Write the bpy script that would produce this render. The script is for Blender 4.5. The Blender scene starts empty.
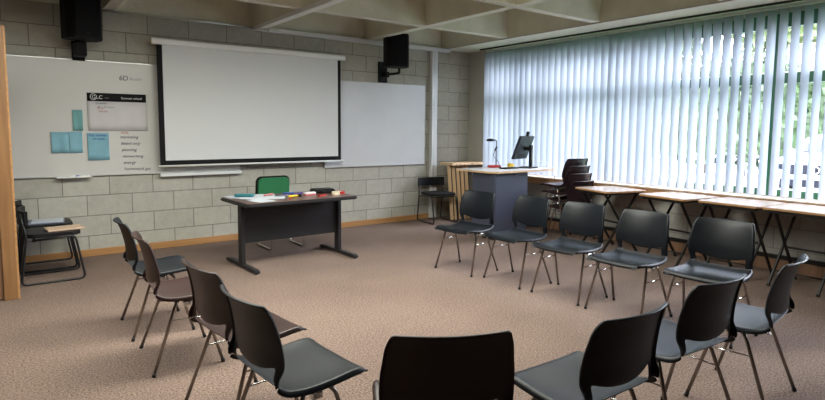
import bpy, bmesh, math, random
from mathutils import Vector, Matrix
random.seed(7)
sc = bpy.context.scene
COL = sc.collection
PI = math.pi

# ------------------------------------------------------------------ camera
CZ, YAW, PITCH, ROLL, FPX, CYP = 1.427, 0.64026, 0.09309, 0.0067956, 560.63, 181.38
cam_d = bpy.data.cameras.new('camera')
cam = bpy.data.objects.new('camera', cam_d); COL.objects.link(cam); sc.camera = cam
fw = Vector((math.sin(YAW)*math.cos(PITCH), math.cos(YAW)*math.cos(PITCH), -math.sin(PITCH)))
rt = Vector((math.cos(YAW), -math.sin(YAW), 0)); up = rt.cross(fw)
r2 = rt*math.cos(ROLL) + up*math.sin(ROLL); u2 = up*math.cos(ROLL) - rt*math.sin(ROLL)
cam.matrix_world = Matrix(((r2.x, u2.x, -fw.x, 0), (r2.y, u2.y, -fw.y, 0), (r2.z, u2.z, -fw.z, CZ), (0, 0, 0, 1)))
cam_d.sensor_width = 36.0; cam_d.lens = FPX*36.0/825.0
cam_d.shift_y = -(200.0-CYP)/825.0
cam_d.clip_start = 0.05; cam_d.clip_end = 200

# ------------------------------------------------------------------ world, light, exposure
W = bpy.data.worlds.new('overcast_sky'); sc.world = W; W.use_nodes = True
bg = W.node_tree.nodes['Background']; bg.inputs['Color'].default_value = (0.83, 0.885, 1.0, 1); bg.inputs['Strength'].default_value = 24.0
def area(name, loc, rot, sx, sy, power, color=(1, 1, 1), portal=False):
    d = bpy.data.lights.new(name, 'AREA'); d.shape = 'RECTANGLE'; d.size = sx; d.size_y = sy; d.energy = power; d.color = color
    o = bpy.data.objects.new(name, d); COL.objects.link(o); o.location = loc; o.rotation_euler = rot
    if portal: d.cycles.is_portal = True
    return o
WY = [6.6, 5.58, 4.05, 2.48, 0.93, -0.62]          # mullion lines of the window wall
area('window_portal', (6.62, 2.99, 1.66), (0, PI/2, 0), 1.9, 7.3, 1, portal=True)
# added fill lights, out of view below the ribs, to brighten walls and ceiling
for lx, ly, pw_ in ((0.3, 3.9, 54), (1.9, 3.6, 66), (3.4, 3.2, 48)):
    area('fill_light', (lx, ly, 2.62), (0, 0, 0), 1.6, 1.0, pw_, (0.985, 1.0, 0.93))
    area('fill_uplight', (lx, ly, 2.64), (PI, 0, 0), 1.2, 0.5, pw_*(0.5 if lx < 3 else 0.12), (1.0, 1.0, 0.90))
sc.view_settings.view_transform = 'Standard'; sc.view_settings.look = 'None'
sc.view_settings.exposure = 0.42; sc.view_settings.gamma = 1.0; sc.view_settings.use_curve_mapping = False
sc.cycles.use_denoising = True
sc.cycles.max_bounces = 12; sc.cycles.diffuse_bounces = 8; sc.cycles.transmission_bounces = 8; sc.cycles.transparent_max_bounces = 12
sc.cycles.sample_clamp_indirect = 8.0
sc.cycles.caustics_reflective = False; sc.cycles.caustics_refractive = False

# ------------------------------------------------------------------ materials
def mat(name, col, rough=0.6, metal=0.0, spec=0.5, bump=0, bscale=60, var=0, vscale=5, sheen=0, coat=0):
    m = bpy.data.materials.new(name); m.use_nodes = True
    nt = m.node_tree; b = nt.nodes['Principled BSDF']
    c = (*col, 1)
    b.inputs['Base Color'].default_value = c; b.inputs['Roughness'].default_value = rough
    b.inputs['Metallic'].default_value = metal; b.inputs['Specular IOR Level'].default_value = spec
    if coat: b.inputs['Coat Weight'].default_value = coat
    tc = nt.nodes.new('ShaderNodeTexCoord')
    if var:
        n = nt.nodes.new('ShaderNodeTexNoise'); n.inputs['Scale'].default_value = vscale; n.inputs['Detail'].default_value = 4
        nt.links.new(tc.outputs['Object'], n.inputs['Vector'])
        r = nt.nodes.new('ShaderNodeMapRange'); r.inputs[1].default_value = 0.3; r.inputs[2].default_value = 0.7
        r.inputs[3].default_value = 1-var; r.inputs[4].default_value = 1+var
        nt.links.new(n.outputs['Fac'], r.inputs[0])
        mx = nt.nodes.new('ShaderNodeVectorMath'); mx.operation = 'SCALE'; mx.inputs[0].default_value = col
        nt.links.new(r.outputs[0], mx.inputs['Scale']); nt.links.new(mx.outputs[0], b.inputs['Base Color'])
    if bump:
        n = nt.nodes.new('ShaderNodeTexNoise'); n.inputs['Scale'].default_value = bscale; n.inputs['Detail'].default_value = 3
        nt.links.new(tc.outputs['Object'], n.inputs['Vector'])
        bp = nt.nodes.new('ShaderNodeBump'); bp.inputs['Strength'].default_value = bump; bp.inputs['Distance'].default_value = 0.01
        nt.links.new(n.outputs['Fac'], bp.inputs['Height']); nt.links.new(bp.outputs[0], b.inputs['Normal'])
    return m

def wood(name, c1, c2, rough=0.45, axis='z', scale=6):
    m = bpy.data.materials.new(name); m.use_nodes = True
    nt = m.node_tree; b = nt.nodes['Principled BSDF']; b.inputs['Roughness'].default_value = rough
    tc = nt.nodes.new('ShaderNodeTexCoord'); mp = nt.nodes.new('ShaderNodeMapping')
    s = [scale*4]*3; s['xyz'.index(axis)] = scale*0.25
    mp.inputs['Scale'].default_value = s
    nt.links.new(tc.outputs['Object'], mp.inputs['Vector'])
    n = nt.nodes.new('ShaderNodeTexNoise'); n.inputs['Scale'].default_value = 1.0; n.inputs['Detail'].default_value = 5; n.inputs['Distortion'].default_value = 0.6
    nt.links.new(mp.outputs[0], n.inputs['Vector'])
    cr = nt.nodes.new('ShaderNodeValToRGB'); cr.color_ramp.elements[0].position = 0.3; cr.color_ramp.elements[1].position = 0.7
    cr.color_ramp.elements[0].color = (*c1, 1); cr.color_ramp.elements[1].color = (*c2, 1)
    nt.links.new(n.outputs['Fac'], cr.inputs[0]); nt.links.new(cr.outputs[0], b.inputs['Base Color'])
    return m

def block_mat(name, c1, c2, mortar, swap=False, x0=1.459):
    m = bpy.data.materials.new(name); m.use_nodes = True
    nt = m.node_tree; b = nt.nodes['Principled BSDF']; b.inputs['Roughness'].default_value = 0.9; b.inputs['Specular IOR Level'].default_value = 0.2
    tc = nt.nodes.new('ShaderNodeTexCoord'); sp = nt.nodes.new('ShaderNodeSeparateXYZ'); cb = nt.nodes.new('ShaderNodeCombineXYZ')
    nt.links.new(tc.outputs['Object'], sp.inputs[0])
    ad = nt.nodes.new('ShaderNodeMath'); ad.operation = 'ADD'; ad.inputs[1].default_value = 45.0 - x0
    nt.links.new(sp.outputs['Y' if swap else 'X'], ad.inputs[0]); nt.links.new(ad.outputs[0], cb.inputs['X'])
    az = nt.nodes.new('ShaderNodeMath'); az.operation = 'ADD'; az.inputs[1].default_value = 0.225*10
    nt.links.new(sp.outputs['Z'], az.inputs[0]); nt.links.new(az.outputs[0], cb.inputs['Y'])
    br = nt.nodes.new('ShaderNodeTexBrick'); nt.links.new(cb.outputs[0], br.inputs['Vector'])
    br.offset = 0.5; br.offset_frequency = 2; br.squash = 1.0
    br.inputs['Color1'].default_value = (*c1, 1); br.inputs['Color2'].default_value = (*c2, 1); br.inputs['Mortar'].default_value = (*mortar, 1)
    br.inputs['Scale'].default_value = 1.0; br.inputs['Mortar Size'].default_value = 0.005; br.inputs['Mortar Smooth'].default_value = 0.3
    br.inputs['Brick Width'].default_value = 0.45; br.inputs['Row Height'].default_value = 0.225; br.inputs['Bias'].default_value = 0.0
    n = nt.nodes.new('ShaderNodeTexNoise'); n.inputs['Scale'].default_value = 14; n.inputs['Detail'].default_value = 8; n.inputs['Roughness'].default_value = 0.7
    nt.links.new(tc.outputs['Object'], n.inputs['Vector'])
    r = nt.nodes.new('ShaderNodeMapRange'); r.inputs[1].default_value = 0.3; r.inputs[2].default_value = 0.7; r.inputs[3].default_value = 0.9; r.inputs[4].default_value = 1.1
    nt.links.new(n.outputs['Fac'], r.inputs[0])
    mx = nt.nodes.new('ShaderNodeVectorMath'); mx.operation = 'SCALE'
    nt.links.new(br.outputs['Color'], mx.inputs[0]); nt.links.new(r.outputs[0], mx.inputs['Scale']); nt.links.new(mx.outputs[0], b.inputs['Base Color'])
    n2 = nt.nodes.new('ShaderNodeTexNoise'); n2.inputs['Scale'].default_value = 90; n2.inputs['Detail'].default_value = 4
    nt.links.new(tc.outputs['Object'], n2.inputs['Vector'])
    h = nt.nodes.new('ShaderNodeMath'); h.operation = 'MULTIPLY_ADD'; h.inputs[1].default_value = -1.0
    nt.links.new(br.outputs['Fac'], h.inputs[0])
    s2 = nt.nodes.new('ShaderNodeMath'); s2.operation = 'MULTIPLY'; s2.inputs[1].default_value = 0.35
    nt.links.new(n2.outputs['Fac'], s2.inputs[0]); nt.links.new(s2.outputs[0], h.inputs[2])
    bp = nt.nodes.new('ShaderNodeBump'); bp.inputs['Strength'].default_value = 0.6; bp.inputs['Distance'].default_value = 0.006
    nt.links.new(h.outputs[0], bp.inputs['Height']); nt.links.new(bp.outputs[0], b.inputs['Normal'])
    return m

def carpet_mat():
    m = bpy.data.materials.new('pinkish_beige_carpet'); m.use_nodes = True
    nt = m.node_tree; b = nt.nodes['Principled BSDF']; b.inputs['Roughness'].default_value = 0.95; b.inputs['Specular IOR Level'].default_value = 0.1
    tc = nt.nodes.new('ShaderNodeTexCoord')
    n = nt.nodes.new('ShaderNodeTexNoise'); n.inputs['Scale'].default_value = 85; n.inputs['Detail'].default_value = 5; n.inputs['Roughness'].default_value = 0.8
    nt.links.new(tc.outputs['Object'], n.inputs['Vector'])
    cr = nt.nodes.new('ShaderNodeValToRGB'); e = cr.color_ramp.elements
    e[0].position = 0.32; e[0].color = (0.052, 0.033, 0.025, 1); e[1].position = 0.68; e[1].color = (0.37, 0.275, 0.226, 1)
    e2 = e.new(0.5); e2.color = (0.175, 0.125, 0.101, 1)
    nt.links.new(n.outputs['Fac'], cr.inputs[0])
    n2 = nt.nodes.new('ShaderNodeTexNoise'); n2.inputs['Scale'].default_value = 1.3; n2.inputs['Detail'].default_value = 3
    nt.links.new(tc.outputs['Object'], n2.inputs['Vector'])
    r = nt.nodes.new('ShaderNodeMapRange'); r.inputs[1].default_value = 0.3; r.inputs[2].default_value = 0.7; r.inputs[3].default_value = 0.9; r.inputs[4].default_value = 1.08
    nt.links.new(n2.outputs['Fac'], r.inputs[0])
    br = nt.nodes.new('ShaderNodeTexBrick'); br.offset = 0.0; br.inputs['Scale'].default_value = 1.0; br.inputs['Brick Width'].default_value = 2.0; br.inputs['Row Height'].default_value = 40.0
    br.inputs['Mortar Size'].default_value = 0.003; br.inputs['Color1'].default_value = (1, 1, 1, 1); br.inputs['Color2'].default_value = (1, 1, 1, 1); br.inputs['Mortar'].default_value = (0.72, 0.72, 0.72, 1)
    mp = nt.nodes.new('ShaderNodeMapping'); mp.inputs['Location'].default_value = (20.35, 20, 0)
    nt.links.new(tc.outputs['Object'], mp.inputs['Vector']); nt.links.new(mp.outputs[0], br.inputs['Vector'])
    mx = nt.nodes.new('ShaderNodeVectorMath'); mx.operation = 'SCALE'
    nt.links.new(cr.outputs[0], mx.inputs[0]); nt.links.new(r.outputs[0], mx.inputs['Scale'])
    m2 = nt.nodes.new('ShaderNodeVectorMath'); m2.operation = 'MULTIPLY'
    nt.links.new(mx.outputs[0], m2.inputs[0]); nt.links.new(br.outputs['Color'], m2.inputs[1]); nt.links.new(m2.outputs[0], b.inputs['Base Color'])
    bp = nt.nodes.new('ShaderNodeBump'); bp.inputs['Strength'].default_value = 0.5; bp.inputs['Distance'].default_value = 0.006
    nt.links.new(n.outputs['Fac'], bp.inputs['Height']); nt.links.new(bp.outputs[0], b.inputs['Normal'])
    return m

def glass_mat():
    m = bpy.data.materials.new('window_glass'); m.use_nodes = True; nt = m.node_tree; nt.nodes.clear()
    o = nt.nodes.new('ShaderNodeOutputMaterial'); t = nt.nodes.new('ShaderNodeBsdfTransparent'); g = nt.nodes.new('ShaderNodeBsdfGlossy')
    g.inputs['Roughness'].default_value = 0.02; t.inputs['Color'].default_value = (0.95, 0.95, 0.96, 1)
    mx = nt.nodes.new('ShaderNodeMixShader'); mx.inputs[0].default_value = 0.05
    nt.links.new(t.outputs[0], mx.inputs[1]); nt.links.new(g.outputs[0], mx.inputs[2]); nt.links.new(mx.outputs[0], o.inputs[0])
    return m

def vane_mat():
    m = bpy.data.materials.new('white_vane_fabric'); m.use_nodes = True; nt = m.node_tree; nt.nodes.clear()
    o = nt.nodes.new('ShaderNodeOutputMaterial'); d = nt.nodes.new('ShaderNodeBsdfDiffuse'); t = nt.nodes.new('ShaderNodeBsdfTranslucent')
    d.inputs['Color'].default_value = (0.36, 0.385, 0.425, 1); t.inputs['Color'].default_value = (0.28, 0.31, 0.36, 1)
    mx = nt.nodes.new('ShaderNodeMixShader'); mx.inputs[0].default_value = 0.45
    nt.links.new(d.outputs[0], mx.inputs[1]); nt.links.new(t.outputs[0], mx.inputs[2]); nt.links.new(mx.outputs[0], o.inputs[0])
    return m

M = dict(
    block=block_mat('grey_concrete_block', (0.46, 0.445, 0.385), (0.41, 0.395, 0.34), (0.21, 0.195, 0.165)),
    block_r=block_mat('grey_concrete_block_under_window', (0.42, 0.41, 0.38), (0.38, 0.37, 0.34), (0.25, 0.24, 0.21), swap=True),
    paint=mat('cream_wall_paint', (0.45, 0.43, 0.38), 0.9),
    wall_dark=wood('darkened_unseen_wall', (0.05, 0.032, 0.02), (0.09, 0.055, 0.035), 0.7, 'z'),  # unseen walls, darkened to cut light bounced onto chair backs and floor
    carpet=carpet_mat(),
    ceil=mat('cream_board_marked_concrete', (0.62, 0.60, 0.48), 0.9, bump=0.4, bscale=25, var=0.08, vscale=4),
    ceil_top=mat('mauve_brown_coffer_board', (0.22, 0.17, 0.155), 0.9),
    rib=mat('pale_grey_rib_paint', (0.60, 0.58, 0.52), 0.8, var=0.05),
    beam=mat('beige_edge_beam_paint', (0.60, 0.56, 0.50), 0.8, var=0.04),
    white=mat('white_enamel', (0.78, 0.78, 0.76), 0.35),
    trunk=mat('white_plastic_trunking', (0.72, 0.73, 0.73), 0.4),
    board=mat('whiteboard_enamel', (0.62, 0.61, 0.58), 0.28, var=0.03, vscale=2),
    board_r=mat('whiteboard_enamel_smudged', (0.62, 0.63, 0.64), 0.3, var=0.06, vscale=1.6),
    alu=mat('brushed_aluminium', (0.6, 0.6, 0.58), 0.35, metal=0.8),
    screen=mat('projection_screen_fabric', (0.66, 0.67, 0.67), 0.9),
    black=mat('matt_black', (0.003, 0.003, 0.0035), 0.7, spec=.25),
    spk=mat('black_speaker_cloth', (0.004, 0.004, 0.0045), 0.8, spec=.2),
    oak=wood('orange_oak', (0.20, 0.095, 0.035), (0.29, 0.15, 0.06), 0.5, 'z'),
    oak_x=wood('orange_oak_along_x', (0.36, 0.175, 0.06), (0.50, 0.27, 0.11), 0.5, 'x'),
    oak_y=wood('orange_oak_along_y', (0.36, 0.18, 0.07), (0.52, 0.29, 0.13), 0.5, 'y'),
    oak_dull=wood('dull_brown_wood', (0.19, 0.10, 0.055), (0.28, 0.155, 0.09), 0.5, 'z'),
    sill=wood('pale_varnished_sill', (0.50, 0.37, 0.27), (0.62, 0.48, 0.37), 0.25, 'y'),
    top=wood('pale_beech_table_laminate', (0.40, 0.31, 0.25), (0.49, 0.40, 0.335), 0.22, 'y'),
    ply=wood('pale_plywood', (0.60, 0.38, 0.20), (0.74, 0.52, 0.31), 0.5, 'z'),
    steel=mat('dark_brown_painted_steel', (0.012, 0.010, 0.0095), 0.5, spec=.3),
    tube=mat('bronze_chrome_tube', (0.30, 0.26, 0.23), 0.28, metal=1.0),
    chrome=mat('polished_chrome', (0.75, 0.75, 0.75), 0.12, metal=1.0),
    rubber=mat('black_rubber', (0.01, 0.01, 0.01), 0.8),
    shell=mat('black_polypropylene', (0.0045, 0.0065, 0.0095), 0.42, spec=0.30),
    shell_b=mat('dark_brown_polypropylene', (0.034, 0.016, 0.013), 0.34, spec=0.35),
    shell_p=mat('plum_brown_polypropylene', (0.022, 0.010, 0.012), 0.42, spec=0.35),
    vinyl=mat('black_vinyl', (0.006, 0.006, 0.007), 0.5, spec=0.3),
    sled=mat('black_coated_tube', (0.010, 0.010, 0.011), 0.4),
    deskm=mat('charcoal_desk_steel', (0.019, 0.018, 0.019), 0.5, spec=.3),
    desktop=wood('dark_rosewood_laminate', (0.075, 0.035, 0.025), (0.12, 0.062, 0.045), 0.3, 'x'),
    navy=mat('slate_blue_laminate', (0.060, 0.068, 0.105), 0.5),
    lamin=mat('pale_grey_laminate', (0.58, 0.56, 0.53), 0.3),
    green_f=mat('green_upholstery', (0.018, 0.16, 0.060), 0.8, bump=0.2, bscale=200),
    green=mat('dark_green_window_frame', (0.012, 0.11, 0.050), 0.45),
    glass=glass_mat(), vane=vane_mat(),
    paper=mat('white_paper', (0.52, 0.56, 0.60), 0.8), poster=mat('creased_white_poster', (0.60, 0.58, 0.58), 0.7, var=0.04, vscale=3),
    blue=mat('pale_blue_paper', (0.21, 0.42, 0.50), 0.8, var=0.08, vscale=8), teal=mat('teal_paper', (0.16, 0.36, 0.36), 0.8, var=0.08, vscale=8),
    ink=mat('black_marker_ink', (0.03, 0.035, 0.07), 0.6), red_ink=mat('red_marker_ink', (0.45, 0.15, 0.12), 0.6), faint=mat('faint_grey_ink', (0.30, 0.30, 0.30), 0.6),
    white_ink=mat('white_print', (0.8, 0.8, 0.8), 0.6),
    envelope=mat('buff_envelope', (0.52, 0.37, 0.26), 0.7), slate=mat('blue_grey_plastic_wallet', (0.20, 0.22, 0.30), 0.5),
    red=mat('red_plastic', (0.45, 0.02, 0.015), 0.35), yellow=mat('yellow_plastic', (0.75, 0.50, 0.02), 0.5),
    pblue=mat('blue_plastic', (0.05, 0.10, 0.42), 0.4), pteal=mat('teal_fabric', (0.02, 0.17, 0.20), 0.7), pink=mat('pink_plastic', (0.55, 0.15, 0.16), 0.5),
    purple=mat('purple_plastic', (0.12, 0.08, 0.32), 0.5), cream=mat('cream_plastic', (0.70, 0.62, 0.46), 0.5),
    mongrey=mat('dark_grey_monitor_plastic', (0.020, 0.024, 0.031), 0.6, spec=.2),
    leaf=mat('hedge_leaf_green', (0.040, 0.072, 0.026), 0.6, var=0.5, vscale=2.5), leaf2=mat('bright_tree_leaf_green', (0.12, 0.17, 0.06), 0.6, var=0.3, vscale=2),
    bark=mat('brown_bark', (0.10, 0.07, 0.05), 0.9), tarmac=mat('pale_paving', (0.27, 0.265, 0.27), 0.9), grass=mat('grass_green', (0.06, 0.13, 0.045), 0.9, var=0.4, vscale=6),
    car=mat('white_car_paint', (0.60, 0.61, 0.65), 0.15, coat=0.5), carglass=mat('dark_car_glass', (0.006, 0.009, 0.015), 0.3, spec=.12), cardark=mat('dark_car_plastic', (0.008, 0.009, 0.014), 0.6, spec=.15),
)

# ------------------------------------------------------------------ helpers
def props(o, label=None, cat=None, group=None, kind=None):
    if label: o['label'] = label
    if cat: o['category'] = cat
    if group: o['group'] = group
    if kind: o['kind'] = kind
    return o
def empty(name, loc=(0, 0, 0), rz=0, label=None, cat=None, group=None, kind=None):
    o = bpy.data.objects.new(name, None); COL.objects.link(o); o.empty_display_size = 0.1
    o.location = loc; o.rotation_euler = (0, 0, rz)
    return props(o, label, cat, group, kind)
def link(name, bm, m, parent=None, smooth=False, label=None, **k):
    me = bpy.data.meshes.new(name); bmesh.ops.recalc_face_normals(bm, faces=bm.faces[:]) if not k.pop('keepn', False) else None
    bm.to_mesh(me); bm.free()
    for mm in (m if isinstance(m, (list, tuple)) else [m]): me.materials.append(mm)
    if smooth:
        for p in me.polygons: p.use_smooth = True
    o = bpy.data.objects.new(name, me); COL.objects.link(o)
    if parent: o.parent = parent
    if label: o['label'] = label
    return o
def box(bm, c0, c1, bev=0.0, mi=0, mtx=None):
    x0, y0, z0 = c0; x1, y1, z1 = c1
    vs = [bm.verts.new(p) for p in ((x0, y0, z0), (x1, y0, z0), (x1, y1, z0), (x0, y1, z0), (x0, y0, z1), (x1, y0, z1), (x1, y1, z1), (x0, y1, z1))]
    fs = [bm.faces.new([vs[i] for i in f]) for f in ((0, 3, 2, 1), (4, 5, 6, 7), (0, 1, 5, 4), (1, 2, 6, 5), (2, 3, 7, 6), (3, 0, 4, 7))]
    for f in fs: f.material_index = mi
    if bev > 0:
        r = bmesh.ops.bevel(bm, geom=list({e for f in fs for e in f.edges}), offset=bev, segments=2, affect='EDGES', profile=0.5)
        vs = list({v for f in r['faces'] for v in f.verts} | {v for v in vs if v.is_valid})
        for f in r['faces']: f.material_index = mi
    if mtx is not None: bmesh.ops.transform(bm, matrix=mtx, verts=vs)
    return vs
def bx(name, c0, c1, m, parent=None, bev=0.0, mtx=None, **k):
    bm = bmesh.new(); box(bm, c0, c1, bev, mtx=mtx); return link(name, bm, m, parent, **k)
def fillet(pts, r, n=5):
    pts = [Vector(p) for p in pts]; out = [pts[0]]
    for i in range(1, len(pts)-1):
        a, b, c = pts[i-1], pts[i], pts[i+1]
        d1 = (a-b); d2 = (c-b); q = min(r, d1.length*0.49, d2.length*0.49)
        p, s = b+d1.normalized()*q, b+d2.normalized()*q
        for k in range(n+1):
            t = k/n; out.append(p*(1-t)**2 + b*2*t*(1-t) + s*t*t)
    out.append(pts[-1]); return out
def tube(bm, pts, r, seg=8, closed=False, mi=0, rr=None):
    pts = [Vector(p) for p in pts]; n = len(pts); rings = []
    t0 = (pts[1]-pts[0]).normalized(); ref = Vector((0, 0, 1)) if abs(t0.z) < 0.9 else Vector((1, 0, 0))
    nrm = t0.cross(ref).normalized()
    for i, p in enumerate(pts):
        if closed: t = (pts[(i+1) % n]-pts[i-1]).normalized()
        else: t = (pts[min(i+1, n-1)]-pts[max(i-1, 0)]).normalized()
        nrm = (nrm - t*nrm.dot(t)).normalized(); bi = t.cross(nrm)
        q = rr[i] if rr else r
        rings.append([bm.verts.new(p + nrm*math.cos(a)*q + bi*math.sin(a)*q) for a in [2*PI*k/seg for k in range(seg)]])
    for i in range(n if closed else n-1):
        A, B = rings[i], rings[(i+1) % n]
        for k in range(seg):
            f = bm.faces.new((A[k], A[(k+1) % seg], B[(k+1) % seg], B[k])); f.material_index = mi; f.smooth = True
    if not closed:
        bm.faces.new(rings[0][::-1]).material_index = mi; bm.faces.new(rings[-1]).material_index = mi
def tb(name, pts, r, m, parent=None, seg=8, **k):
    bm = bmesh.new(); tube(bm, pts, r, seg, **k); return link(name, bm, m, parent)
def lathe(bm, prof, seg=20, c=(0, 0, 0)):
    rings = []
    for r, z in prof: rings.append([bm.verts.new((c[0]+r*math.cos(2*PI*k/seg), c[1]+r*math.sin(2*PI*k/seg), c[2]+z)) for k in range(seg)])
    for A, B in zip(rings, rings[1:]):
        for k in range(seg): bm.faces.new((A[k], A[(k+1) % seg], B[(k+1) % seg], B[k])).smooth = True
    bm.faces.new(rings[0][::-1]); bm.faces.new(rings[-1])
def prism(bm, poly, axis, a, b, mi=0):
    # poly: 2-D outline; axis: extrusion axis; a..b extent
    def P(u, v, w): return {'x': (w, u, v), 'y': (u, w, v), 'z': (u, v, w)}[axis]
    A = [bm.verts.new(P(u, v, a)) for u, v in poly]; B = [bm.verts.new(P(u, v, b)) for u, v in poly]; n = len(poly)
    fs = [bm.faces.new(A), bm.faces.new(B[::-1])] + [bm.faces.new((A[i], B[i], B[(i+1) % n], A[(i+1) % n])) for i in range(n)]
    for f in fs: f.material_index = mi
    return fs
def rrect(w, h, r, n=4, cx=0, cy=0):
    out = []
    for sx, sy, a0 in ((1, 1, 0), (-1, 1, PI/2), (-1, -1, PI), (1, -1, 3*PI/2)):
        for k in range(n+1):
            a = a0+PI/2*k/n; out.append((cx+sx*(w/2-r)+r*math.cos(a), cy+sy*(h/2-r)+r*math.sin(a)))
    return out
def copy_tree(o, parent=None):
    c = o.copy(); COL.objects.link(c)
    if parent: c.parent = parent
    for ch in list(o.children): copy_tree(ch, c)
    return c
def text(name, s, size, loc, m, parent=None, rz=0.0, shear=0.0, label=None):
    # lettering standing on a wall that faces -y; converted to a mesh
    cu = bpy.data.curves.new(name, 'FONT'); cu.body = s; cu.size = size; cu.extrude = 0.0006; cu.shear = shear; cu.align_x = 'LEFT'
    t = bpy.data.objects.new(name+'_curve', cu); COL.objects.link(t)
    bpy.context.view_layer.update()
    me = bpy.data.meshes.new_from_object(t.evaluated_get(bpy.context.evaluated_depsgraph_get())); me.name = name
    bpy.data.objects.remove(t); bpy.data.curves.remove(cu)
    me.materials.clear(); me.materials.append(m)
    o = bpy.data.objects.new(name, me); COL.objects.link(o)
    if parent: o.parent = parent
    o.location = loc; o.rotation_euler = (PI/2, rz, 0)
    if label: o['label'] = label
    return o

# ------------------------------------------------------------------ the room shell
XR, YB, XL, YN, ZC = 6.43, 7.03, -3.2, -2.4, 2.70
def struct(o): o['kind'] = 'structure'; return o
struct(bx('floor', (XL-.2, YN-.2, -0.1), (6.7, YB+.2, 0), M['carpet']))
struct(bx('wall_back', (XL-.2, YB, 0), (6.75, YB+.2, 3.3), M['block']))
struct(bx('wall_left', (XL-.2, YN, 0), (XL, YB, 3.3), M['wall_dark']))
struct(bx('wall_rear', (XL-.2, YN-.2, 0), (6.75, YN, 3.3), M['wall_dark']))
bm = bmesh.new()
box(bm, (XR, YN, 0), (6.65, YB, 0.735)); box(bm, (XR, YN, 0.735), (6.65, WY[-1], 2.7)); box(bm, (XR, YN, 2.62), (6.65, YB, 3.3))
struct(link('wall_right', bm, M['block_r']))
o = bx('trim_1', (XR-.03, 6.60, 0.0), (6.66, YB, 2.70), M['paint'], bev=0.004); struct(o)          # corner column beside the window
struct(bx('trim_2', (6.37, 6.545, 0.76), (6.66, 6.60, 2.62), M['white']))                              # pale jamb

def baseboard(name, c0, c1, m): return struct(bx(name, c0, c1, m, bev=0.004))
baseboard('baseboard_back', (0.1, YB-.018, 0), (5.55, YB, 0.078), M['oak_x'])
baseboard('baseboard_right', (XR-.018, YN, 0), (XR, 6.60, 0.12), M['oak_dull'])
struct(bx('trim_7', (XR-.03, YN, 0.122), (XR, 6.58, 0.165), M['steel'], bev=.003))                       # dark duct on the skirting

# waffle ceiling
RX = [-2.27, -0.60, 1.07, 2.74, 4.41]; RYL = [5.65, 4.16, 2.67, 1.18, -0.31, -1.80]
HW = 0.055; XE = 5.79
xs = [XL] + [v for r in RX for v in (r-HW, r+HW)] + [XE]
ys = [YN] + [v for r in RYL[::-1] for v in (r-HW, r+HW)] + [YB]
bm = bmesh.new()
def quad(a, b, c, d, mi): bm.faces.new([bm.verts.new(p) for p in (a, b, c, d)]).material_index = mi
TI, TH = 0.09, 0.40
for i in range(len(xs)-1):
    for j in range(len(ys)-1):
        x0, x1, y0, y1 = xs[i], xs[i+1], ys[j], ys[j+1]
        if i % 2 or j % 2: quad((x0, y0, ZC), (x1, y0, ZC), (x1, y1, ZC), (x0, y1, ZC), 1); continue
        a, b, c, d = x0+TI, x1-TI, y0+TI, y1-TI; z = ZC+TH
        # chamfered pour edge, then the splayed side
        quad((x0, y0, ZC), (x1, y0, ZC), (b, c, z), (a, c, z), 0); quad((x1, y0, ZC), (x1, y1, ZC), (b, d, z), (b, c, z), 0)
        quad((x1, y1, ZC), (x0, y1, ZC), (a, d, z), (b, d, z), 0); quad((x0, y1, ZC), (x0, y0, ZC), (a, c, z), (a, d, z), 0)
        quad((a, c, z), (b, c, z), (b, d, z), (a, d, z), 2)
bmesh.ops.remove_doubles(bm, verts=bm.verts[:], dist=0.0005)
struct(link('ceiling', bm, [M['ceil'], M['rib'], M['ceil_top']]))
struct(bx('trim_3', (XL-.2, YN-.2, 3.08), (6.75, YB+.2, 3.3), M['paint']))                              # slab above the coffers
struct(bx('trim_4', (XE+.03, YN, 2.69), (6.60, YB, 3.06), M['beam']))                                  # edge beam over the window
struct(bx('trim_5', (6.225, -0.62, 2.668), (6.24, 6.60, 2.69), M['steel'], bev=0.002))                  # dark strip standing in for the shadow line above the blind rail

# window sill
sl = empty('window_sill', (6.3, 3, 0.735), label='long varnished wooden window sill running under the vertical blinds', cat='window sill')
bx('sill_top', (-0.06, -3.62, 0.0), (0.33, 3.60, 0.018), M['sill'], sl, bev=0.003)
bx('sill_fascia', (-0.045, -3.62, -0.075), (-0.02, 3.60, -0.001), M['oak_y'], sl, bev=0.002, label='orange wood fascia board')
bx('sill_batten', (-0.018, -3.62, -0.06), (0.128, 3.60, -0.02), M['oak_dull'], sl)

# windows, one bay after another
GX = 6.52
for k in range(5):
    y1, y0 = WY[k], WY[k+1]; n = 'window_%d' % (k+1)
    w = struct(empty(n, (GX, (y0+y1)/2, 0.76)))
    h = (y1-y0)/2; ft = 0.048
    bm = bmesh.new()
    box(bm, (-.04, -h, 0), (.04, -h+ft, 1.86), .004); box(bm, (-.04, h-ft, 0), (.04, h, 1.86), .004)
    box(bm, (-.04, -h+ft, 0), (.04, h-ft, .07), .004); box(bm, (-.04, -h+ft, 1.72), (.04, h-ft, 1.86), .004)
    box(bm, (-.045, -h+ft, 1.155), (.045, h-ft, 1.26), .004)
    link('window_frame', bm, M['green'], w)
    bx('glazing_bead', (-.05, -h+ft, 1.262), (-.03, h-ft, 1.275), M['alu'], w)
    bx('glass_pane', (-.004, -h+ft, .07), (.004, h-ft, 1.155), M['glass'], w); bx('glass_pane', (-.004, -h+ft, 1.26), (.004, h-ft, 1.72), M['glass'], w)

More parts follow.
